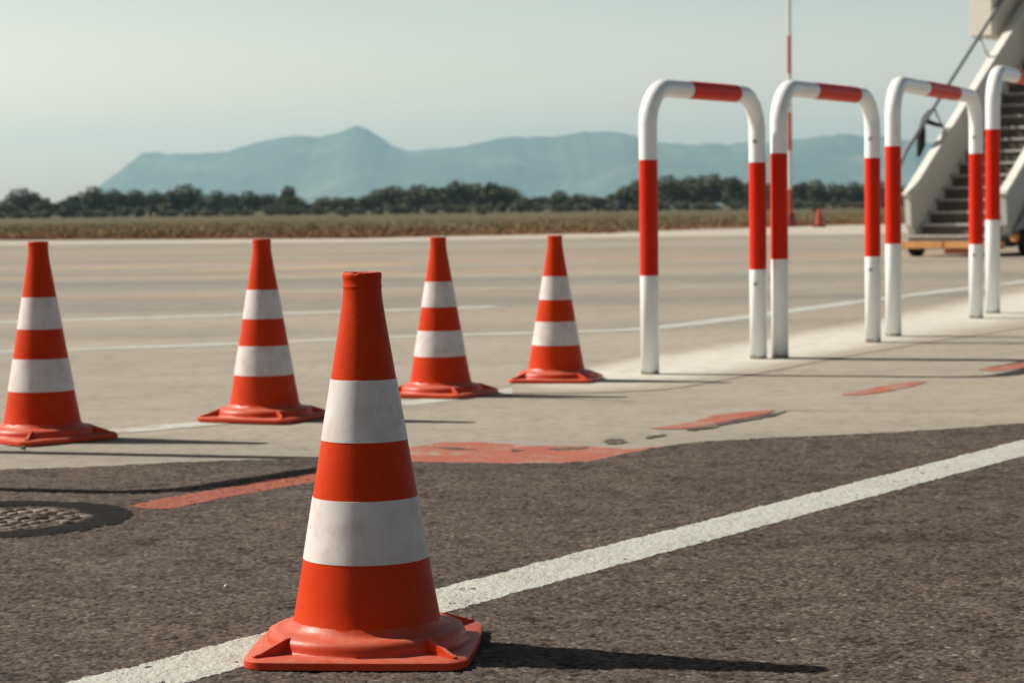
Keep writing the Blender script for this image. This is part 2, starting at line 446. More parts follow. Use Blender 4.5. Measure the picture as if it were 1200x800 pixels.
big = vnoise(GX, GY, 28, 50)*.6 + vnoise(GX, GY, 75, 51)*.4
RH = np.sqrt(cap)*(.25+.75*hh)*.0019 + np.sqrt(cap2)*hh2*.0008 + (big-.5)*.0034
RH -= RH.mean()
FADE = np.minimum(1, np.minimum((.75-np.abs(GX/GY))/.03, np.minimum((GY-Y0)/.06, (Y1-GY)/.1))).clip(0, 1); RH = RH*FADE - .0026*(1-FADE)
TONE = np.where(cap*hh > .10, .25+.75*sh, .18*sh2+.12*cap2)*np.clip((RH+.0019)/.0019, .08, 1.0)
def inside(poly, x, y):
    r = np.zeros(x.shape, bool); n = len(poly)
    for i in range(n):
        (x0, y0), (x1, y1) = poly[i][:2], poly[(i+1) % n][:2]
        if y0 == y1: continue
        c = ((y0 > y) != (y1 > y)); r ^= c & (x < (x1-x0)*(y-y0)/(y1-y0)+x0)
    return r
# ragged margins: the outline is tested at slightly displaced points
WX = GX + (vnoise(GX, GY, 120, 60)-.5)*.005 + (vnoise(GX, GY, 25, 61)-.5)*.005
WY = GY + (vnoise(GX, GY, 120, 62)-.5)*.005 + (vnoise(GX, GY, 25, 63)-.5)*.005
def relief(name, mask, z, mat, k=1.0):
    """the cells of the stone grid inside a mask, as one rough sheet"""
    m2 = mask.reshape(NR, NC); q = m2[:-1, :-1] & m2[1:, :-1] & m2[:-1, 1:] & m2[1:, 1:]
    a = (np.arange(NR-1)[:, None]*NC + np.arange(NC-1)[None, :])[q]
    F = np.stack([a, a+1, a+NC+1, a+NC], 1); used, inv = np.unique(F, return_inverse=True); F = inv.reshape(-1, 4).astype(np.int32)
    co = np.stack([GX[used], GY[used], z+RH[used]*k], 1).astype(np.float32)
    me = bpy.data.meshes.new(name); me.vertices.add(len(co)); me.vertices.foreach_set('co', co.ravel())
    me.loops.add(F.size); me.loops.foreach_set('vertex_index', F.ravel())
    me.polygons.add(len(F)); me.polygons.foreach_set('loop_start', np.arange(0, F.size, 4, dtype=np.int32)); me.polygons.foreach_set('loop_total', np.full(len(F), 4, np.int32))
    at_ = me.attributes.new('tone', 'FLOAT', 'POINT'); at_.data.foreach_set('value', TONE[used].astype(np.float32))
    me.materials.append(mat); me.update(calc_edges=True); me.polygons.foreach_set('use_smooth', np.ones(len(F), bool))
    o = bpy.data.objects.new(name, me); COL.objects.link(o); return tag(o, kind='structure')
IN_ASPH = inside(ASPH_POLY, WX, WY)
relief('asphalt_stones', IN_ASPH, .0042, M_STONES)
# white line the foreground cone stands on
a = Vector((-.4895, 2.8195)); b = Vector((1.2145, 5.434)); d = (b-a).normalized()
LINE = ribbon_pts([a-d*3.5, a, b, b+d*1.4], .131)
relief('white_line', inside(LINE, WX, WY) & (RH > -.0019), .0048, M_LINE, .9)
# old white line the row of cones stands on, running into the pale strip under the barriers
ln = smooth_line([(*g(*p), 0) for p in ((-160, 535), (-20, 520), (140, 503), (240, 494.5), (380, 480), (500, 468), (640, 451), (745, 437))], 8)
flat('old_white_line', ribbon_pts(ln, .125), .0012, M_OLDLINE, .008, 18, .03)
up = [g(*p) for p in ((660, 436), (740, 425), (800, 416), (900, 400), (1000, 385), (1100, 364), (1200, 345), (1260, 333))]
lo = [g(*p) for p in ((1260, 365), (1200, 377), (1100, 392), (1000, 409), (900, 428), (800, 446), (740, 450), (680, 452))]
A = smooth_line([(*p, 0) for p in [g(*p) for p in ((600, 449), (670, 431), (740, 417), (800, 407), (900, 391), (1000, 376), (1100, 355), (1200, 335), (1260, 322))]], 8)
B = smooth_line([(*p, 0) for p in [g(*p) for p in ((600, 459), (670, 459), (740, 457), (800, 452), (900, 434), (1000, 415), (1100, 398), (1200, 383), (1260, 371))]], 8)
bm = bmesh.new(); lay = bm.verts.layers.float.new('cover'); rows = []
for k in range(11):
    t_ = k/10; row = []
    for i, (p, q) in enumerate(zip(A, B)):
        w = bm.verts.new((p.x+(q.x-p.x)*t_, p.y+(q.y-p.y)*t_, .0020)); w[lay] = math.sin(PI*min(1, t_*1.0))*min(1, i/10); row.append(w)
    rows.append(row)
for a, b in zip(rows, rows[1:]):
    for i in range(len(A)-1): bm.faces.new((b[i], b[i+1], a[i+1], a[i]))
tag(mesh_obj('pale_cement_strip', bm, M_CHALK), kind='structure')
flat('pale_edge_strip', [g(*p) for p in ((-40, 283.5), (200, 281), (425, 279.6), (700, 271.5), (1000, 263.6), (1240, 258), (1240, 268), (1000, 274), (800, 276.5), (600, 279.5), (425, 283), (200, 284.5), (-40, 287))], .0012, M_PALE, .1, .5, .5)
# far painted lines
for pts, w in ((((-60, 413), (0, 411), (240, 403), (470, 393.5), (690, 387), (780, 382), (900, 367), (1010, 352), (1110, 340), (1260, 322)), .17),
               (((-60, 378), (0, 376.5), (200, 370.5), (480, 362), (585, 358)), .24),
               (((640, 343), (760, 339), (860, 337), (980, 336)), .10)):
    flat('faded_white_line', ribbon_pts(smooth_line([(*g(*p), 0) for p in pts], 8), w), .0015, M_FARLINE, .012, 8, .08)
for pts, w in ((((225, 316.5), (330, 315), (470, 309)), .55), (((85, 314.5), (200, 313)), .4), (((-20, 326), (70, 325)), .3), (((545, 317), (620, 314.5)), .35), (((380, 322), (480, 318)), .3)):
    flat('faded_yellow_line', ribbon_pts(resample([g(*p) for p in pts], 1), w), .002, M_YELLOW, .05, 2, .15)
# hand-painted red marks
MARK = [g(*p) for p in ((146, 592.5), (165, 588), (190, 583), (240, 574.5), (300, 564.5), (372, 553), (392, 551), (392, 560), (340, 569), (290, 577.5), (240, 587), (205, 595), (175, 596))]
relief('red_paint_mark', inside(MARK, WX, WY) & (RH > -.0018), .0047, M_REDA, .95)
flat('red_paint_mark', [g(*p) for p in ((455, 527), (488, 521), (520, 515.5), (560, 516), (620, 520), (690, 521), (735, 524), (790, 519.5), (760, 540), (600, 552), (455, 548))], .0015, M_REDC, .006, 22, .02, seed=3)
flat('red_paint_mark', [g(*p) for p in ((762, 500), (790, 496), (812, 492.5), (835, 485), (870, 481), (908, 478.5), (898, 483), (860, 490), (828, 497), (800, 501), (775, 501))], .0016, M_REDC, .006, 22, .02, seed=5)
flat('red_paint_mark', [g(*p) for p in ((984, 461), (1010, 456), (1040, 449), (1088, 445), (1070, 451), (1035, 458), (1005, 461.5))], .0016, M_REDC, .006, 22, .02, seed=6)
flat('red_paint_mark', [g(*p) for p in ((1145, 432), (1175, 426.5), (1215, 419), (1250, 415), (1240, 421), (1200, 430), (1165, 433))], .0016, M_REDC, .006, 22, .02, seed=7)
# broken spots and thin dark lines on the old paving
for i, pts in enumerate((((706, 515.5), (715, 512.5), (728, 513), (737, 515.5), (724, 518), (712, 518)),
                         ((756, 511), (768, 508), (785, 506.5), (770, 510.5), (760, 512)),
                         ((798, 501.3), (830, 497.5), (862, 490.8), (905, 482.5), (925, 478.5), (907, 486), (865, 493), (832, 500), (812, 503)),
                         ((508, 522), (540, 523), (560, 525.5), (530, 525)), ((596, 525), (615, 526), (598, 527.5)), ((640, 524), (690, 521.5), (688, 524), (655, 526)),
                         ((1150, 430.5), (1185, 424.5), (1215, 418.5), (1250, 413), (1215, 420.5), (1185, 426)))):
    flat('crack_and_dark_line', [g(*p) for p in pts], .0024, M_CRACK_LINE, .012, 45, .012, seed=i)
for i, (pts, w) in enumerate(((((590, 463), (660, 465.5), (745, 469)), .012), (((905, 479), (1000, 480), (1100, 480), (1230, 479)), .007))):
    flat('crack_and_dark_line', ribbon_pts(resample([g(*p) for p in pts], .08), w, w*.4), .0022, M_CRACK_LINE, .009, 9, .03, seed=20+i)

# manhole in the dark surfacing
mh = thing('manhole', 'round dark iron manhole cover with raised studs in the asphalt', 'manhole', (-1.006, 4.37, 0))
bm = bmesh.new(); rr = lathe(bm, [(.278, .0025), (.272, .0050), (.262, .0062), (.240, .0068), (.215, .0070), (.200, .0066), (.190, .0055), (.187, .003)], 160)
for v in bm.verts:
    r0 = v.co.xy.length; q = v.co/r0
    k = 1 + (.035 if r0 > .23 else .05)*noise.fractal(Vector((q.x*2.2, q.y*2.2, 1 if r0 > .23 else 6)), 1, 2, 4); v.co.x *= k; v.co.y *= k
    v.co.z += .0022*noise.noise(Vector((v.co.x*38, v.co.y*38, 2)))
mesh_obj('dark_ring', bm, M_RING, mh)  # black rim; shade round the recessed cover is put into its colour
bm = bmesh.new(); rr = lathe(bm, [(.205, .001), (.204, .0022), (.15, .0024), (.10, .0026), (.004, .0028)], 72); bm.faces.new(rr[-1])
cov = mesh_obj('cover', bm, plain('dusty_iron', (.080, .063, .052), .9, .15, .55, 70), mh)
bm = bmesh.new(); r5 = random.Random(5)
for i in range(-6, 7):
    for j in range(-6, 7):
        x, y = i*.033 + (.0165 if j % 2 else 0) + r5.uniform(-.003, .003), j*.031 + r5.uniform(-.003, .003)
        if x*x+y*y < .186**2 and r5.random() > .12:
            q = .0135*r5.uniform(.8, 1.1); h = r5.uniform(.0045, .0100)
            box(bm, (-q, -q*r5.uniform(.6, 1), .0005), (q, q*r5.uniform(.6, 1), h), M=Matrix.Translation((x, y, 0)) @ Matrix.Rotation(.5+r5.uniform(-.15, .15), 4, 'Z') @ Matrix.Rotation(r5.uniform(-.12, .12), 4, 'X'), bevel=.002)
mesh_obj('stud', bm, plain('worn_iron', (.15, .118, .098), .8, .2, .6, 55), cov)['kind'] = 'stuff'

# ------------------------------------------------------------------ traffic cones
def rounded_square(h, r, bulge=.003, n=7):
    pts = []
    for q, (sx, sy) in enumerate(((1, 1), (-1, 1), (-1, -1), (1, -1))):
        for k in range(n+1):
            a = q*PI/2 + k/n*PI/2
            pts.append(((h-r)*sx + r*math.cos(a), (h-r)*sy + r*math.sin(a)))
        # slight outward bow of the next side
        a2 = pts[-1]
        nx = {0: (-1, 1), 1: (-1, -1), 2: (1, -1), 3: (1, 1)}[q]
        b2 = ((h-r)*nx[0] + r*math.cos(q*PI/2+PI/2), (h-r)*nx[1] + r*math.sin(q*PI/2+PI/2))
        out = (math.cos(q*PI/2+PI/2), math.sin(q*PI/2+PI/2))
        for t in (.25, .5, .75):
            w = bulge*4*t*(1-t)
            pts.append((a2[0]+(b2[0]-a2[0])*t+out[0]*w, a2[1]+(b2[1]-a2[1])*t+out[1]*w))
    return pts
def cone_r(z):
    """outer radius of the cone wall"""
    P = [(.034, .0988), (.106, .0860), (.192, .0716), (.272, .0582), (.355, .0441), (.42, .0333), (.455, .0277), (.472, .0255), (.5, .0250)]
    for (z0, r0), (z1, r1) in zip(P, P[1:]):
        if z <= z1: return r0 + (r1-r0)*(z-z0)/(z1-z0)
    return P[-1][1]
def make_cone(label):
    t = thing('traffic_cone', label, 'traffic cone', group='orange traffic cones')
    bm = bmesh.new()
    prof = [(cone_r(.036)+.004, .036), (cone_r(.040)+.0015, .040)] + [(cone_r(z), z) for z in (.046, .07, .106, .15, .192, .23, .272, .31, .355, .39, .42, .44, .455, .466, .476, .4795)]
    prof += [(.0256, .4803), (.0259, .4818), (.0256, .4833), (.0253, .4842), (.0254, .4925), (.0257, .4932), (.0258, .4965), (.0254, .4995), (.0240, .5005), (.0222, .4985), (.0215, .47), (.040, .35)]
    lathe(bm, prof, 96)
    for v in bm.verts:      # the moulded rim is nicked, not perfectly round
        if v.co.z > .4985:
            a = math.atan2(v.co.y, v.co.x); v.co.z += .0011*noise.noise(Vector((math.cos(a)*4, math.sin(a)*4, 3))) - (.0016 if abs(a+1.75) < .10 else 0)
    mesh_obj('cone_body', bm, M_ORANGE, t)
    # base: plate, hollow ring swelling and corner ribs moulded in one piece
    bm = bmesh.new()
    hs, cr = .1445, .030
    out = rounded_square(hs, cr); inn = rounded_square(hs-.004, cr-.003)
    levels = [(out, .0015, 1), (out, .0105, 1), (inn, .0135, 1)]
    rings = [[bm.verts.new((x, y, z)) for x, y in o] for o, z, _ in levels]
    n = len(out)
    for a, b in zip(rings, rings[1:]):
        for i in range(n): bm.faces.new((a[i], a[(i+1) % n], b[(i+1) % n], b[i]))
    bm.faces.new(list(reversed(rings[0])))
    # top of the plate and the ring swelling as polar rings
    prof = [(.1385, .0136), (.1362, .0142), (.1345, .0165), (.1335, .0215), (.1315, .0270), (.1275, .0312), (.122, .0330), (.115, .0332), (.109, .0338), (.105, .0355), (.1015, .0395), (.0985, .044)]
    prev = rings[-1]
    for k, (r, z) in enumerate(prof):
        cur = []
        for (x, y) in inn:
            a = math.atan2(y, x); cur.append(bm.verts.new((r*math.cos(a), r*math.sin(a), z)))
        for i in range(n):
            bm.faces.new((prev[i], prev[(i+1) % n], cur[(i+1) % n], cur[i]))
        prev = cur
    for q in range(4):      # ribs to the corners: a thin web falling outwards
        M = Matrix.Rotation(q*PI/2+PI/4, 4, 'Z')
        pr = [(.126, .013), (.182, .013), (.184, .016), (.180, .0178), (.176, .0175), (.132, .0325), (.126, .0325)]
        vs = []
        A = [bm.verts.new(M @ Vector((x, -.0032, z))) for x, z in pr]; B = [bm.verts.new(M @ Vector((x, .0032, z))) for x, z in pr]
        bm.faces.new(A); bm.faces.new(list(reversed(B)))
        for i in range(len(pr)): bm.faces.new((A[i], B[i], B[(i+1) % len(pr)], A[(i+1) % len(pr)]))
    bmesh.ops.recalc_face_normals(bm, faces=bm.faces)
    bb = mesh_obj('base_plate', bm, M_BASE, t); sharp(bb, 48)
    for z0, z1 in ((.2805, .3605), (.1245, .2055)):
        bm = bmesh.new(); w = .0006
        pr = [(cone_r(z0)-.0006, z0-.0003), (cone_r(z0)+w, z0)] + [(cone_r(z0+(z1-z0)*k/6)+w, z0+(z1-z0)*k/6) for k in range(1, 6)] + [(cone_r(z1)+w, z1), (cone_r(z1)-.0006, z1+.0003)]
        lathe(bm, pr, 96)
        sharp(mesh_obj('white_band', bm, M_BAND, t), 50)
    return t
cone0 = make_cone('largest orange cone in the foreground, standing in sharp focus on the white line')
cone0.location = (-.197, 3.022, .0050); cone0.rotation_euler = (math.radians(.25), math.radians(.12), math.radians(-4))
def gcone(px, py, rz, label, lean=(0, 0), k=1):
    x, y = g(px, py); c = dup(cone0, (x, y, .002), math.radians(rz), (k, k, k), label=label)
    c.rotation_euler = (math.radians(lean[0]), math.radians(lean[1]), math.radians(rz)); return c
gcone(50, 512.5, -46, 'orange cone cut by the left edge of the photo, one base corner towards the viewer', (0, 0), 1.024)
gcone(310.5, 489, -24, 'orange cone just left of the foreground cone, at the end of a worn white line', k=1.01)
gcone(516.5, 461, -27, 'orange cone just right of the foreground cone, its base partly hidden by it', (0, -.2), .989)
gcone(652, 444.5, -12, 'smallest and farthest orange cone of the row, next to the first hoop barrier', k=.978)

# ------------------------------------------------------------------ hoop barriers
def hoop(p0, p1, H, r, bands0, bands1, top, label, bolts=True):
    p0 = Vector((*p0, 0)); p1 = Vector((*p1, 0)); L = (p1-p0).length; dirv = (p1-p0).normalized()
    mid = (p0+p1)/2; rz = math.atan2(dirv.y, dirv.x)
    t = thing('hoop_barrier', label, 'barrier', (mid.x, mid.y, .0035), rz, 'red and white hoop barriers')
    R = .135*H; h = L/2
    bm = bmesh.new(); path = [(-h, 0, -.02), (-h, 0, H-R)]
    arc0 = [(-h+R-R*math.cos(a), 0, H-R+R*math.sin(a)) for a in [PI/2*k/12 for k in range(1, 13)]]
    path += arc0 + [(h-R, 0, H)] + [(h-R+R*math.sin(a), 0, H-R+R*math.cos(a)) for a in [PI/2*k/12 for k in range(1, 13)]] + [(h, 0, -.02)]
    path2 = [path[0], (-h, 0, H*.33), (-h, 0, H*.66)] + path[1:-1] + [(h, 0, H*.66), (h, 0, H*.33), path[-1]]
    tube(bm, path2, r, 32)
    mesh_obj('tube', bm, M_WHITE, t)
    def sleeve(a, b):
        bm = bmesh.new(); a = Vector(a); b = Vector(b); d = (b-a).normalized()*.0004
        tube(bm, [a-d, a, b, b+d], [r*.995, r*1.006, r*1.006, r*.995], 32, cap=False)
        sharp(mesh_obj('red_band', bm, M_REDP, t), 40)
    sleeve((-h, 0, bands0[0]), (-h, 0, bands0[1])); sleeve((h, 0, bands1[0]), (h, 0, bands1[1]))
    sleeve((-h+L*top[0], 0, H), (-h+L*top[1], 0, H))
    if bolts:
        # bolt heads on the side of the far leg that looks towards the camera
        loc = Matrix.Rotation(-rz, 4, 'Z') @ (Vector((0, 0, 0))-p1); loc.z = 0; loc.normalize()
        loc = Matrix.Rotation(math.radians(-18), 4, 'Z') @ loc
        for z in (bands1[0]-.055, bands1[1]+.08):
            bm = bmesh.new(); c = Vector((h, 0, z)) + loc*(r-.001)
            tube(bm, [c, c+loc*.004, c+loc*.0048], [.009, .009, .006], 6); mesh_obj('bolt', bm, M_BOLT, t, smooth=False)
    return t
hoop((.481, 7.997), (.939, 8.733), .996, .0322, (.342, .743), (.338, .743), (.34, .78), 'red and white hoop barrier nearest the viewer, beside the farthest cone')
hoop((1.025, 8.767), (1.524, 9.673), 1.029, .0328, (.375, .777), (.360, .773), (.34, .80), 'second hoop barrier, its near leg in front of the tall striped pole')
hoop((1.680, 10.091), (2.344, 11.572), 1.108, .0350, (.405, .831), (.372, .826), (.34, .72), 'third hoop barrier, standing in front of the left edge of the boarding stairs')
hoop((2.536, 12.087), (3.25, 13.65), 1.266, .0380, (.488, .962), (.46, .95), (.30, .74), 'hoop barrier cut by the right edge of the photo, in front of the stairs')
# one more of the row stands just outside the picture on the left; its shadow falls across the asphalt
hoop((-1.853, 5.066), (-1.405, 5.69), 1.0, .031, (.34, .743), (.34, .743), (.34, .78), 'hoop barrier left of the photo whose long thin shadow crosses the asphalt', bolts=False)

# ------------------------------------------------------------------ striped pole and small marker on the far edge
mx, my = g(926, 265.5)
mast = thing('striped_pole', 'tall thin red and white striped pole standing at the far edge of the apron', 'pole', (mx, my, 0))
bm = bmesh.new(); z = .15
for k in range(11):
    dz = .82 if k == 0 else .988
    rr = lathe(bm, [(.056-.0015*k, z), (.056-.0015*(k+1), z+dz)], 20, mat=(k % 2)); z += dz
bm.faces.new(rr[-1])
mesh_obj('shaft', bm, [M_REDM, M_WHM], mast)
bm = bmesh.new(); box(bm, (-.15, -.15, 0), (.15, .15, .12), bevel=.015); lathe(bm, [(.11, .12), (.11, .34), (.07, .37)], 20)
mesh_obj('foot', bm, plain('dull_red', (.26, .035, .02), .7, .3), mast)
qx, qy = g(960, 266)
mk = thing('edge_marker', 'small red marker cone standing alone on the far edge of the apron', 'marker', (qx, qy, 0))
bm = bmesh.new(); rr = lathe(bm, [(.10, .05), (.085, .12), (.065, .32), (.045, .44), (.03, .455)], 24); bm.faces.new(rr[-1]); mesh_obj('marker_body', bm, M_REDM, mk)
bm = bmesh.new(); box(bm, (-.16, -.14, 0), (.16, .14, .06), bevel=.012); mesh_obj('foot', bm, plain('dark_red_rubber', (.13, .025, .02), .7, .3), mk)

# ------------------------------------------------------------------ boarding stairs
TH = math.radians(39)
so = at(1077, 0, 25.3); sx_, sy_ = so.x, 25.3
st = thing('boarding_stairs', 'white mobile boarding stairs with brown steps rising out of the photo', 'boarding stairs', (sx_, sy_, 0), -TH)
# local axes: x across to the right, y the way up, z up; left inner edge at x=0
W, RISE, RUN, N, Z0 = 1.06, .135, .172, 22, .22
for k in range(N):
    z = Z0 + RISE*(k+1); y = RUN*k
    bm = bmesh.new(); box(bm, (0.02, y-.012, z-.03), (W-.02, y+RUN+.03, z), bevel=.004)
    tr = mesh_obj('step', bm, M_TREAD, st, smooth=False)
    bm = bmesh.new(); box(bm, (0.03, y+.012, z-RISE+.001), (W-.03, y+.02, z-.031)); mesh_obj('riser', bm, M_RISER, tr, smooth=False)
def side_panel(x0, x1, mat, y_low):
    sl = RISE/RUN; bm = bmesh.new(); top = N*RUN
    pr = [(y_low, .20), (y_low-.12, .34), (y_low-.16, .70), (y_low+.02, .78), (top, .78+sl*(top-y_low-.02)), (top, Z0-.14+sl*top), (.45, Z0-.16+sl*.35), (.2, .20)]
    A = [bm.verts.new((x0, y, z)) for y, z in pr]; B = [bm.verts.new((x1, y, z)) for y, z in pr]
    bm.faces.new(list(reversed(A))); bm.faces.new(B)
    for i in range(len(pr)): bm.faces.new((A[i], A[(i+1) % len(pr)], B[(i+1) % len(pr)], B[i]))
    bmesh.ops.recalc_face_normals(bm, faces=bm.faces)
    p = mesh_obj('side_panel', bm, mat, st, smooth=False)
    bm = bmesh.new(); xm = (x0+x1)/2
    pts = [(xm, y_low-.17, .66), (xm, y_low+.02, .80), (xm, top, .80+sl*(top-y_low-.02))]
    for a, b in zip(pts, pts[1:]):
        a = Vector(a); b = Vector(b); d = b-a; M = Matrix.Translation(a) @ Matrix.Rotation(math.atan2(d.z, d.y), 4, 'X')
        box(bm, (x0-xm-.02, 0, -.022), (x1-xm+.02, d.length, .022), M=M, bevel=.006)
    mesh_obj('top_rail', bm, M_WHM, p, smooth=False)
    return p
side_panel(-.07, 0, M_STAIR, -.06); side_panel(W, W+.07, M_PANEL_SHADE, -.02)
sl = RISE/RUN
# grey handrail standing off the outside of the left panel
bm = bmesh.new()
hr = [(-.16, -.40, .72), (-.16, .0, 1.16), (-.16, N*RUN, 1.16+sl*N*RUN*1.0)]
tube(bm, resample(hr, .2), .022, 12)
hb = mesh_obj('handrail', bm, M_RAIL, st)
bm = bmesh.new()
for y in (.62, 1.7, 2.8):
    bm = bmesh.new(); tube(bm, [(-.16, y, 1.16+sl*y), (-.10, y+.05, .98+sl*y), (-.035, y+.1, .80+sl*(y+.1))], .016, 8); mesh_obj('rail_bracket', bm, M_WHM, hb)
# black strap knotted round the handrail
bm = bmesh.new()
tube(bm, [(-.19, .60, 1.62), (-.20, .50, 1.52), (-.20, .44, 1.46), (-.21, .42, 1.36), (-.20, .40, 1.22), (-.21, .36, 1.10)], [.02, .04, .03, .055, .05, .02], 8)
tube(bm, [(-.20, .50, 1.50), (-.14, .62, 1.46), (-.08, .68, 1.44)], [.03, .025, .02], 8)
mesh_obj('strap', bm, M_STRAP, st)
# bumper, chassis, wheels
bm = bmesh.new(); box(bm, (-.10, -.34, .085), (.47, -.24, .165), bevel=.012); box(bm, (.475, -.34, .085), (1.16, -.24, .165), bevel=.012)
mesh_obj('bumper', bm, M_AMBER, st, smooth=False)
bm = bmesh.new(); box(bm, (-.02, -.235, .10), (1.08, .2, .20), bevel=.01); box(bm, (.1, .2, .11), (.96, 4.4, .19), bevel=.01)
for y in (1.5, 2.9, 3.7):
    for x in (.12, .88): box(bm, (x, y, .18), (x+.06, y+.06, Z0-.1+sl*y))
mesh_obj('chassis', bm, M_DARK, st, smooth=False)
bm = bmesh.new(); box(bm, (.0, -.235, .201), (1.06, -.02, .235), bevel=.006); mesh_obj('lower_step', bm, M_TREAD, st, smooth=False)
bm = bmesh.new(); box(bm, (.46, -.30, .03), (.80, -.2, .084), bevel=.01); mesh_obj('tow_block', bm, plain('red_oxide', (.35, .10, .05), .6), st, smooth=False)
def wheel(x, y, r, w):
    M = Matrix.Translation((x, y, r)) @ Matrix.Rotation(PI/2, 4, 'Y')
    bm = bmesh.new(); lathe(bm, [(r*.55, -w/2), (r*.92, -w/2), (r, -w*.3), (r, w*.3), (r*.92, w/2), (r*.55, w/2)], 28); bmesh.ops.transform(bm, matrix=M, verts=bm.verts)
    o = mesh_obj('wheel', bm, M_RUBBER, st)
    bm = bmesh.new(); rr = lathe(bm, [(r*.55, -w/2), (r*.5, -w*.3), (r*.2, -w*.25), (r*.1, -w*.5)], 24); bm.faces.new(rr[-1])
    rr = lathe(bm, [(r*.55, w/2), (r*.5, w*.3), (r*.2, w*.25), (r*.1, w*.5)], 24); bm.faces.new(rr[-1])
    bmesh.ops.recalc_face_normals(bm, faces=bm.faces); bmesh.ops.transform(bm, matrix=M, verts=bm.verts)
    mesh_obj('rim', bm, M_STAIR, o)
wheel(.03, -.12, .095, .12); wheel(1.24, .15, .15, .14); wheel(.0, 3.9, .15, .14); wheel(1.06, 3.9, .15, .14)
bm = bmesh.new(); box(bm, (1.11, -.05, .15), (1.20, .06, .24), bevel=.01); mesh_obj('marker_lamp', bm, M_AMBER, st, smooth=False)
bm = bmesh.new(); tube(bm, [(1.15, .0, .26), (1.2, .35, .62)], .03, 10); tube(bm, [(1.16, .1, .20), (1.22, .9, .50)], .025, 10); mesh_obj('ram', bm, M_RAIL, st)
# landing with its side screens
top = N*RUN; zt = Z0+RISE*N
bm = bmesh.new(); box(bm, (-.07, top+.03, zt-.08), (W+.07, top+1.3, zt), bevel=.01); mesh_obj('landing', bm, M_TREAD, st, smooth=False)
bm = bmesh.new(); box(bm, (-.50, 2.10, 2.52), (-.19, 3.3, 4.6), bevel=.02); mesh_obj('side_screen', bm, M_STAIR, st, smooth=False)
bm = bmesh.new()
for y in (top-.3, top+1.2):
    for x in (-.06, W): bm = bmesh.new(); box(bm, (x, y, zt-.7), (x+.06, y+.06, zt+2.0)); mesh_obj('canopy_post', bm, M_STAIR, st, smooth=False)
bm = bmesh.new(); box(bm, (-.2, top-.5, zt+2.01), (W+.2, top+1.4, zt+2.1), bevel=.02); mesh_obj('canopy', bm, M_STAIR, st, smooth=False)

# ------------------------------------------------------------------ field of dry grass
bm = bmesh.new(); rg = random.Random(3)
def edge_y(x):
    for (x0, y0), (x1, y1) in zip(edge, edge[1:]):
        if x0 <= x <= x1: return y0 + (y1-y0)*(x-x0)/(x1-x0)
    return 60
for k in range(80000):
    d = rg.random()**2.0*75
    yy = 48 + d
    x = rg.uniform(-.30, .30)*(yy+14)
    y = edge_y(x) + .15 + d
    cl = noise.noise(Vector((x*.22, y*.16, 0))) + .5*noise.noise(Vector((x*.8, y*.6, 4)))
    h = max(.04, (.13 + .17*cl + rg.uniform(-.07, .10)))*min(1, .45+.10*d)*max(.45, 1-d*.012)
    a = rg.uniform(0, PI); w = rg.uniform(.010, .026); lx, ly = rg.gauss(0, .07), rg.gauss(0, .07)
    c, s = math.cos(a)*w, math.sin(a)*w
    p = [bm.verts.new(q) for q in ((x-c, y-s, -.03), (x+c, y+s, -.03), (x+lx+c*.3, y+ly+s*.3, h*.8-.03), (x+lx*1.5, y+ly*1.5, h-.03))]
    mi = 0 if d + 7*noise.noise(Vector((x*.12, y*.12, 9))) + rg.gauss(0, 2.5) < 6.5 else 1
    for f in (bm.faces.new((p[0], p[1], p[2])), bm.faces.new((p[0], p[2], p[3]))): f.material_index = mi
tag(mesh_obj('dry_grass', bm, M_GRASS, smooth=False), 'tall dry brown grass along the far edge of the apron', 'grass', kind='stuff')

# ------------------------------------------------------------------ trees
def leaf_cloud(bm, rg, lobes, n, size):
    tot = sum(l[3]**2 for l in lobes)
    for (cx, cy, cz, r, sq) in lobes:
        for _ in range(int(n*r*r/tot)):
            v = Vector((rg.gauss(0, 1), rg.gauss(0, 1), rg.gauss(0, 1))).normalized()
            rad = r*(rg.random()**.35)*(1+.28*noise.noise(v*2.1+Vector((cx, cy, cz))))
            p = Vector((cx, cy, cz)) + Vector((v.x*rad, v.y*rad, v.z*rad*sq))
            if p.z < .15: p.z = .15 + rg.random()*.3
            u = Vector((rg.gauss(0, 1), rg.gauss(0, 1), rg.gauss(0, 1))).normalized(); w = u.orthogonal().normalized()
            w2 = u.cross(w); s = size*rg.uniform(.6, 1.3); s2 = s*rg.uniform(.35, .6)
            q = [bm.verts.new(p + a) for a in (-w*s, -w2*s2, w*s, w2*s2)]
            bm.faces.new(q)
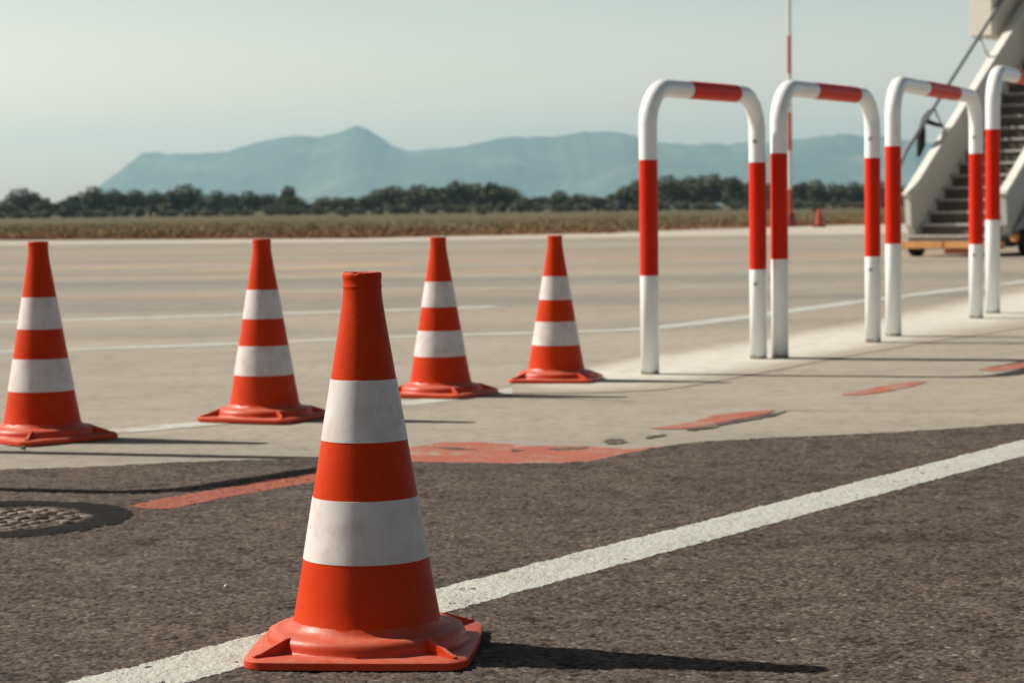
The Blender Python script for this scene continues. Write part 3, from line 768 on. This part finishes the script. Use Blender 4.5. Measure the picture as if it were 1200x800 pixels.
def make_tree(kind, mat, label):
    rg = random.Random(50+kind); t = thing('tree', label, 'tree', group='trees of the far tree line')
    H = 4.0; lobes = []
    if kind == 0:    # round, dense to the ground
        lobes = [(0, 0, 2.5, 1.35, .95)] + [(rg.uniform(-1.1, 1.1), rg.uniform(-.8, .8), rg.uniform(1.2, 2.9), rg.uniform(.6, .95), .9) for _ in range(7)]
    elif kind == 1:  # broad, several heads
        lobes = [(-1.2, 0, 2.4, 1.05, .9), (.1, .3, 2.8, 1.15, .95), (1.3, -.2, 2.2, 1.0, .9)] + [(rg.uniform(-1.7, 1.7), rg.uniform(-.8, .8), rg.uniform(.9, 2.6), rg.uniform(.5, .8), .9) for _ in range(8)]
    elif kind == 2:  # upright
        lobes = [(0, 0, 3.1, .8, 1.1), (.3, 0, 2.2, .95, 1), (-.4, .1, 1.6, .9, 1)] + [(rg.uniform(-.8, .8), rg.uniform(-.6, .6), rg.uniform(1, 3.1), rg.uniform(.4, .65), 1) for _ in range(6)]
    else:            # open, tiered
        lobes = [(rg.uniform(-1.3, 1.3), rg.uniform(-.9, .9), z, rg.uniform(.55, .9), .65) for z in (1.2, 1.5, 1.9, 2.2, 2.5, 2.8, 3.1, 3.3)]
    bm = bmesh.new()
    tube(bm, [(0, 0, -.1), (.04, .02, .6), (-.03, .05, 1.3), (.05, 0, 2.2)], [.19, .14, .11, .05], 9)
    for (cx, cy, cz, r, sq) in lobes[:6]:
        tube(bm, [(0, .02, .7), (cx*.5, cy*.5, cz*.55+.3), (cx, cy, cz)], [.09, .06, .02], 6)
    mesh_obj('trunk', bm, M_BARK, t)
    bm = bmesh.new(); leaf_cloud(bm, rg, lobes, 1500, .20); mesh_obj('crown', bm, mat, t, smooth=False)
    return t
PROTO = {}
def place_tree(px, ytop, wpx, Y, kind, mat, label=None):
    hy = 243.07-.01218*(px-600)
    top = CAM_H + (hy-ytop)*Y/F_PX; X = at(px, hy, Y).x
    w = wpx*Y/F_PX; natw = (3.6, 4.4, 2.6, 3.4)[kind]; nath = (3.85, 3.85, 3.95, 3.85)[kind]
    sc = (w/natw, w/natw, max(.35, (top+.03)/nath))
    lb = label or ('dark bushy tree merging into the continuous far tree line' )
    key = (kind, mat)
    rz = (px*1.7) % 6.28
    if key not in PROTO:
        PROTO[key] = make_tree(kind, M_FOLI[mat], lb); t = PROTO[key]
        t.location = (X, Y, -.03); t.rotation_euler = (0, 0, rz); t.scale = sc
    else: t = dup(PROTO[key], (X, Y, -.03), rz, sc, label=lb)
    return t
T = [  # px, top y, width px, kind, leaves, label
 (-22, 236, 40, 1, 0, None), (4, 236, 30, 0, 1, None),
 (26, 219, 38, 0, 0, 'round dark tree standing clear at the far left of the tree line'),
 (52, 234, 26, 1, 0, None), (74, 234, 28, 1, 2, None), (86, 229, 22, 2, 1, None),
 (112, 217, 32, 0, 0, 'dark pointed tree above the left end of the hazy mountain'),
 (135, 221, 30, 1, 1, None), (160, 221, 30, 0, 1, None), (183, 223, 28, 1, 0, None), (200, 226, 24, 2, 0, None),
 (218, 214, 34, 0, 1, 'broad flat-topped tree, tallest between the first two small cones'),
 (238, 232, 22, 3, 2, None), (256, 222, 26, 0, 1, None), (275, 226, 26, 1, 1, None), (292, 222, 24, 0, 0, None), (312, 227, 26, 1, 1, None),
 (339, 218, 20, 2, 0, 'narrow dark tree rising just right of the second small cone'),
 (330, 230, 26, 3, 0, None), (349, 234, 20, 0, 0, None),
 (376, 230, 28, 1, 1, None), (396, 230, 26, 0, 1, None), (413, 231, 24, 3, 0, None), (427, 229, 24, 1, 1, None),
 (443, 220, 26, 0, 1, None),
 (461, 216, 30, 0, 0, 'full dark tree straight above the foreground cone tip, left of a gap'),
 (490, 215, 38, 0, 1, 'broad olive tree just left of the third small cone tip'),
 (512, 219, 26, 3, 0, None),
 (536, 211, 34, 1, 0, 'tall dark tree at the highest point behind the third small cone'),
 (558, 213, 28, 0, 0, None), (576, 214, 28, 2, 0, None), (592, 217, 26, 0, 0, None),
 (612, 231, 28, 1, 1, None), (632, 230, 26, 3, 2, None),
 (656, 222, 24, 0, 0, 'small dark tree standing out above the farthest cone'),
 (678, 226, 26, 0, 1, None), (700, 230, 28, 1, 0, None), (718, 227, 24, 3, 0, None),
 (734, 219, 24, 2, 1, None), (750, 208, 30, 0, 0, None),
 (783, 203, 32, 0, 0, 'tall dark tree inside the first hoop barrier, beside its near leg'),
 (805, 206, 28, 1, 1, None),
 (835, 202, 40, 0, 1, 'broadest olive tree framed by the first hoop barrier'),
 (858, 207, 26, 2, 0, None), (878, 211, 30, 1, 0, None), (905, 213, 30, 0, 0, None),
 (935, 214, 26, 3, 0, None),
 (957, 209, 26, 0, 0, 'dark rounded tree between the striped pole and the second hoop'),
 (980, 214, 26, 1, 1, None), (1002, 212, 28, 0, 0, None), (1026, 212, 28, 1, 0, None), (1050, 214, 28, 0, 1, None),
 (1078, 211, 32, 1, 0, None), (1108, 213, 32, 0, 1, None), (1140, 210, 34, 1, 0, None), (1172, 212, 34, 0, 0, None), (1205, 212, 34, 1, 1, None), (1240, 210, 36, 0, 0, None)]
rg = random.Random(11)
for px, yt, w, k, mtl, lb in T:
    place_tree(px, yt, w*1.34, 285 + rg.uniform(-8, 8), k, mtl, lb)
for px in range(-30, 1260, 13):     # second rank behind, closing the gaps low down
    hy = 243.07-.01218*(px-600)
    near = sorted(T, key=lambda q: abs(q[0]-px))[:2]
    tl = sum(q[1] for q in near)/2
    place_tree(px+rg.uniform(-6, 6), min(hy-9, tl+rg.uniform(1, 11)), rg.uniform(26, 44), 300+rg.uniform(-5, 5), rg.choice((0, 1, 3)), rg.choice((0, 1, 0)), None)
# low scrub in front of the trees
def make_bush(mat, label):
    t = thing('bush', label, 'bush', group='low bushes in front of the tree line'); r2 = random.Random(9+mat); bm = bmesh.new()
    lobes = [(r2.uniform(-.7, .7), r2.uniform(-.5, .5), r2.uniform(.3, .8), r2.uniform(.35, .6), .9) for _ in range(9)]
    leaf_cloud(bm, r2, lobes, 700, .13); mesh_obj('foliage', bm, M_FOLI[mat], t, smooth=False)
    bm = bmesh.new()
    for l in lobes: tube(bm, [(0, 0, -.05), (l[0]*.5, l[1]*.5, .3), (l[0], l[1], l[2])], [.03, .02, .008], 5)
    mesh_obj('stem', bm, M_BARK, t); return t
BP = {}
def place_bush(px, wpx, hpx, Y, mat, label):
    hy = 243.07-.01218*(px-600); X = at(px, hy, Y).x
    sc = (wpx*Y/F_PX/2.2, wpx*Y/F_PX/2.2, hpx*Y/F_PX/1.35)
    if mat not in BP:
        BP[mat] = make_bush(mat, label); t = BP[mat]; t.location = (X, Y, -.03); t.scale = sc
    else: t = dup(BP[mat], (X, Y, -.03), px % 6, sc, label=label)
for px in range(-25, 1250, 21):
    place_bush(px+rg.uniform(-8, 8), rg.uniform(24, 36), rg.uniform(9, 17), 262+rg.uniform(-8, 8), rg.choice((2, 2, 1)), 'low green bush at the foot of the far tree line')
place_bush(958, 15, 14, 150, 0, 'lone dark bush in the dry field just above the small red marker')
place_bush(565, 18, 9, 190, 1, 'lone low olive bush in the field right of the third small cone tip')
place_bush(404, 16, 8, 190, 1, 'lone low olive bush in the field above the foreground cone tip')

# ------------------------------------------------------------------ mountains
prof = [(60, 262), (95, 246), (110, 231), (125, 217), (150, 195), (170, 179), (185, 177.5), (200, 180), (230, 179), (270, 177), (300, 167), (325, 161), (350, 157), (375, 160), (400, 154), (412, 149), (421, 146.5), (431, 149), (440, 155), (460, 169), (475, 174),
        (490, 176), (515, 173), (540, 171), (570, 164), (600, 159), (650, 159), (680, 154), (700, 152), (730, 154), (770, 165), (810, 168), (840, 168), (875, 165), (910, 165), (950, 159), (990, 156), (1030, 158), (1075, 165), (1130, 172), (1200, 182), (1300, 190), (1500, 205)]
YM = 6200.0
def ridge(px):
    for (x0, y0), (x1, y1) in zip(prof, prof[1:]):
        if x0 <= px <= x1:
            t = (px-x0)/(x1-x0); return y0+(y1-y0)*t
    return 262
bm = bmesh.new(); NX, NY = 420, 60; grid = []
for j in range(NY+1):
    v = j/NY; row = []
    for i in range(NX+1):
        px = 55 + i*(1300-55)/NX
        hy = 243.07-.01218*(px-600); h = max(0, CAM_H + (hy-ridge(px))*YM/F_PX); h *= 1 + .030*noise.fractal(Vector((px*.045, 3, 0)), 1, 2, 5)
        X = at(px, hy, YM).x
        Y = YM - 1300 + 2200*v
        s = (Y-YM)/(1300 if Y < YM else 900)
        fall = max(0, 1-abs(s))**1.0*(.35+.65*math.cos(min(1, abs(s))*PI/2))
        spur = noise.fractal(Vector((X*.0022, Y*.0022, 0)), 1, 2, 5)
        z = h*(fall - (1-fall)*fall*(.35+1.1*spur)) - 1.0
        row.append(bm.verts.new((X*(Y/YM)**.0, Y, max(z, -1.0))))
    grid.append(row)
for a, b in zip(grid, grid[1:]):
    for i in range(NX): bm.faces.new((a[i], a[i+1], b[i+1], b[i]))
tag(mesh_obj('mountain', bm, M_HILL), kind='structure')

# ------------------------------------------------------------------ loose stones
def pebble(x, y, r, mat, label, sd, zb):
    bm = bmesh.new(); bmesh.ops.create_icosphere(bm, subdivisions=3, radius=r)
    for v in bm.verts:
        k = 1 + .35*noise.noise(v.co/r*1.1+Vector((sd, 0, 0))); v.co = Vector((v.co.x*k, v.co.y*k*.8, v.co.z*k*.7))
    tag(mesh_obj('pebble', bm, mat, loc=(x, y, zb+r*.5)), label, 'pebble', 'loose pebbles on the paving')
pebble(*g(265, 687), .0032, M_PEB, 'tiny white pebble on the asphalt left of the foreground cone', 1, .005)
pebble(*g(27, 525), .007, M_PEBD, 'dark pebble lying in front of the leftmost cone base', 2, .003)

# ------------------------------------------------------------------ air, sky and sun
bm = bmesh.new(); box(bm, (-9200, -400, -2.2), (9200, 7300, 250))
hz = mesh_obj('haze', bm, None or bpy.data.materials.new('hazy_air'), smooth=False); tag(hz, kind='stuff')
hm = hz.data.materials[0]; hm.use_nodes = True; ht = hm.node_tree; ht.nodes.clear()
vo = ht.nodes.new('ShaderNodeVolumePrincipled'); oo = ht.nodes.new('ShaderNodeOutputMaterial'); ht.links.new(vo.outputs[0], oo.inputs['Volume'])
vo.inputs['Color'].default_value = (.48, .82, 1, 1); vo.inputs['Density'].default_value = 1.3e-4; vo.inputs['Anisotropy'].default_value = .25
hm.cycles.homogeneous_volume = True

EL, AZ = math.asin(.5/math.sqrt(.582**2+.168**2+.515**2)), math.atan2(-.582, .168)     # direction of the sun
wd = bpy.data.worlds.new('World'); S.world = wd; wd.use_nodes = True; wt = wd.node_tree
bg = wt.nodes['Background']; sky = wt.nodes.new('ShaderNodeTexSky'); sky.sky_type = 'NISHITA'; sky.sun_disc = False
sky.sun_elevation = EL; sky.sun_rotation = AZ; sky.dust_density = 3.0; sky.air_density = 1.2; sky.ozone_density = 1.0; sky.altitude = 20
# a hazy day: the sky is bright low down and deeper overhead
tc = wt.nodes.new('ShaderNodeTexCoord'); sp = wt.nodes.new('ShaderNodeSeparateXYZ'); rp = wt.nodes.new('ShaderNodeValToRGB'); mx_ = wt.nodes.new('ShaderNodeMix')
mx_.data_type = 'RGBA'; mx_.blend_type = 'MULTIPLY'; mx_.inputs[0].default_value = 1
wt.links.new(tc.outputs['Generated'], sp.inputs[0]); wt.links.new(sp.outputs['Z'], rp.inputs['Fac'])
cr = rp.color_ramp
for p, c in ((.03, (3.42, 3.08, 3.30)), (.085, (2.12, 1.94, 1.98)), (.25, (1.15, .98, .90)), (.55, (.30, .25, .22))):
    e = cr.elements.new(p); e.color = (*c, 1)
cr.elements[0].color = (5.9, 4.2, 4.0, 1); cr.elements[-1].color = (.22, .18, .155, 1)
wt.links.new(sky.outputs[0], mx_.inputs[6]); wt.links.new(rp.outputs['Color'], mx_.inputs[7])
wt.links.new(mx_.outputs[2], bg.inputs[0]); bg.inputs[1].default_value = .068

sd = bpy.data.lights.new('sun', 'SUN'); so_ = bpy.data.objects.new('sun', sd); COL.objects.link(so_)
sd.energy = 5.0; sd.angle = math.radians(.7); sd.color = (1, .93, .83)
so_.rotation_euler = Vector((-.582, .168, .515)).to_track_quat('Z', 'Y').to_euler()

S.view_settings.view_transform = 'Standard'; S.view_settings.look = 'None'; S.view_settings.gamma = 1; S.view_settings.exposure = .48
S.cycles.use_denoising = True
S.cycles.max_bounces = 8; S.cycles.volume_bounces = 1
S.cycles.sample_clamp_indirect = 6
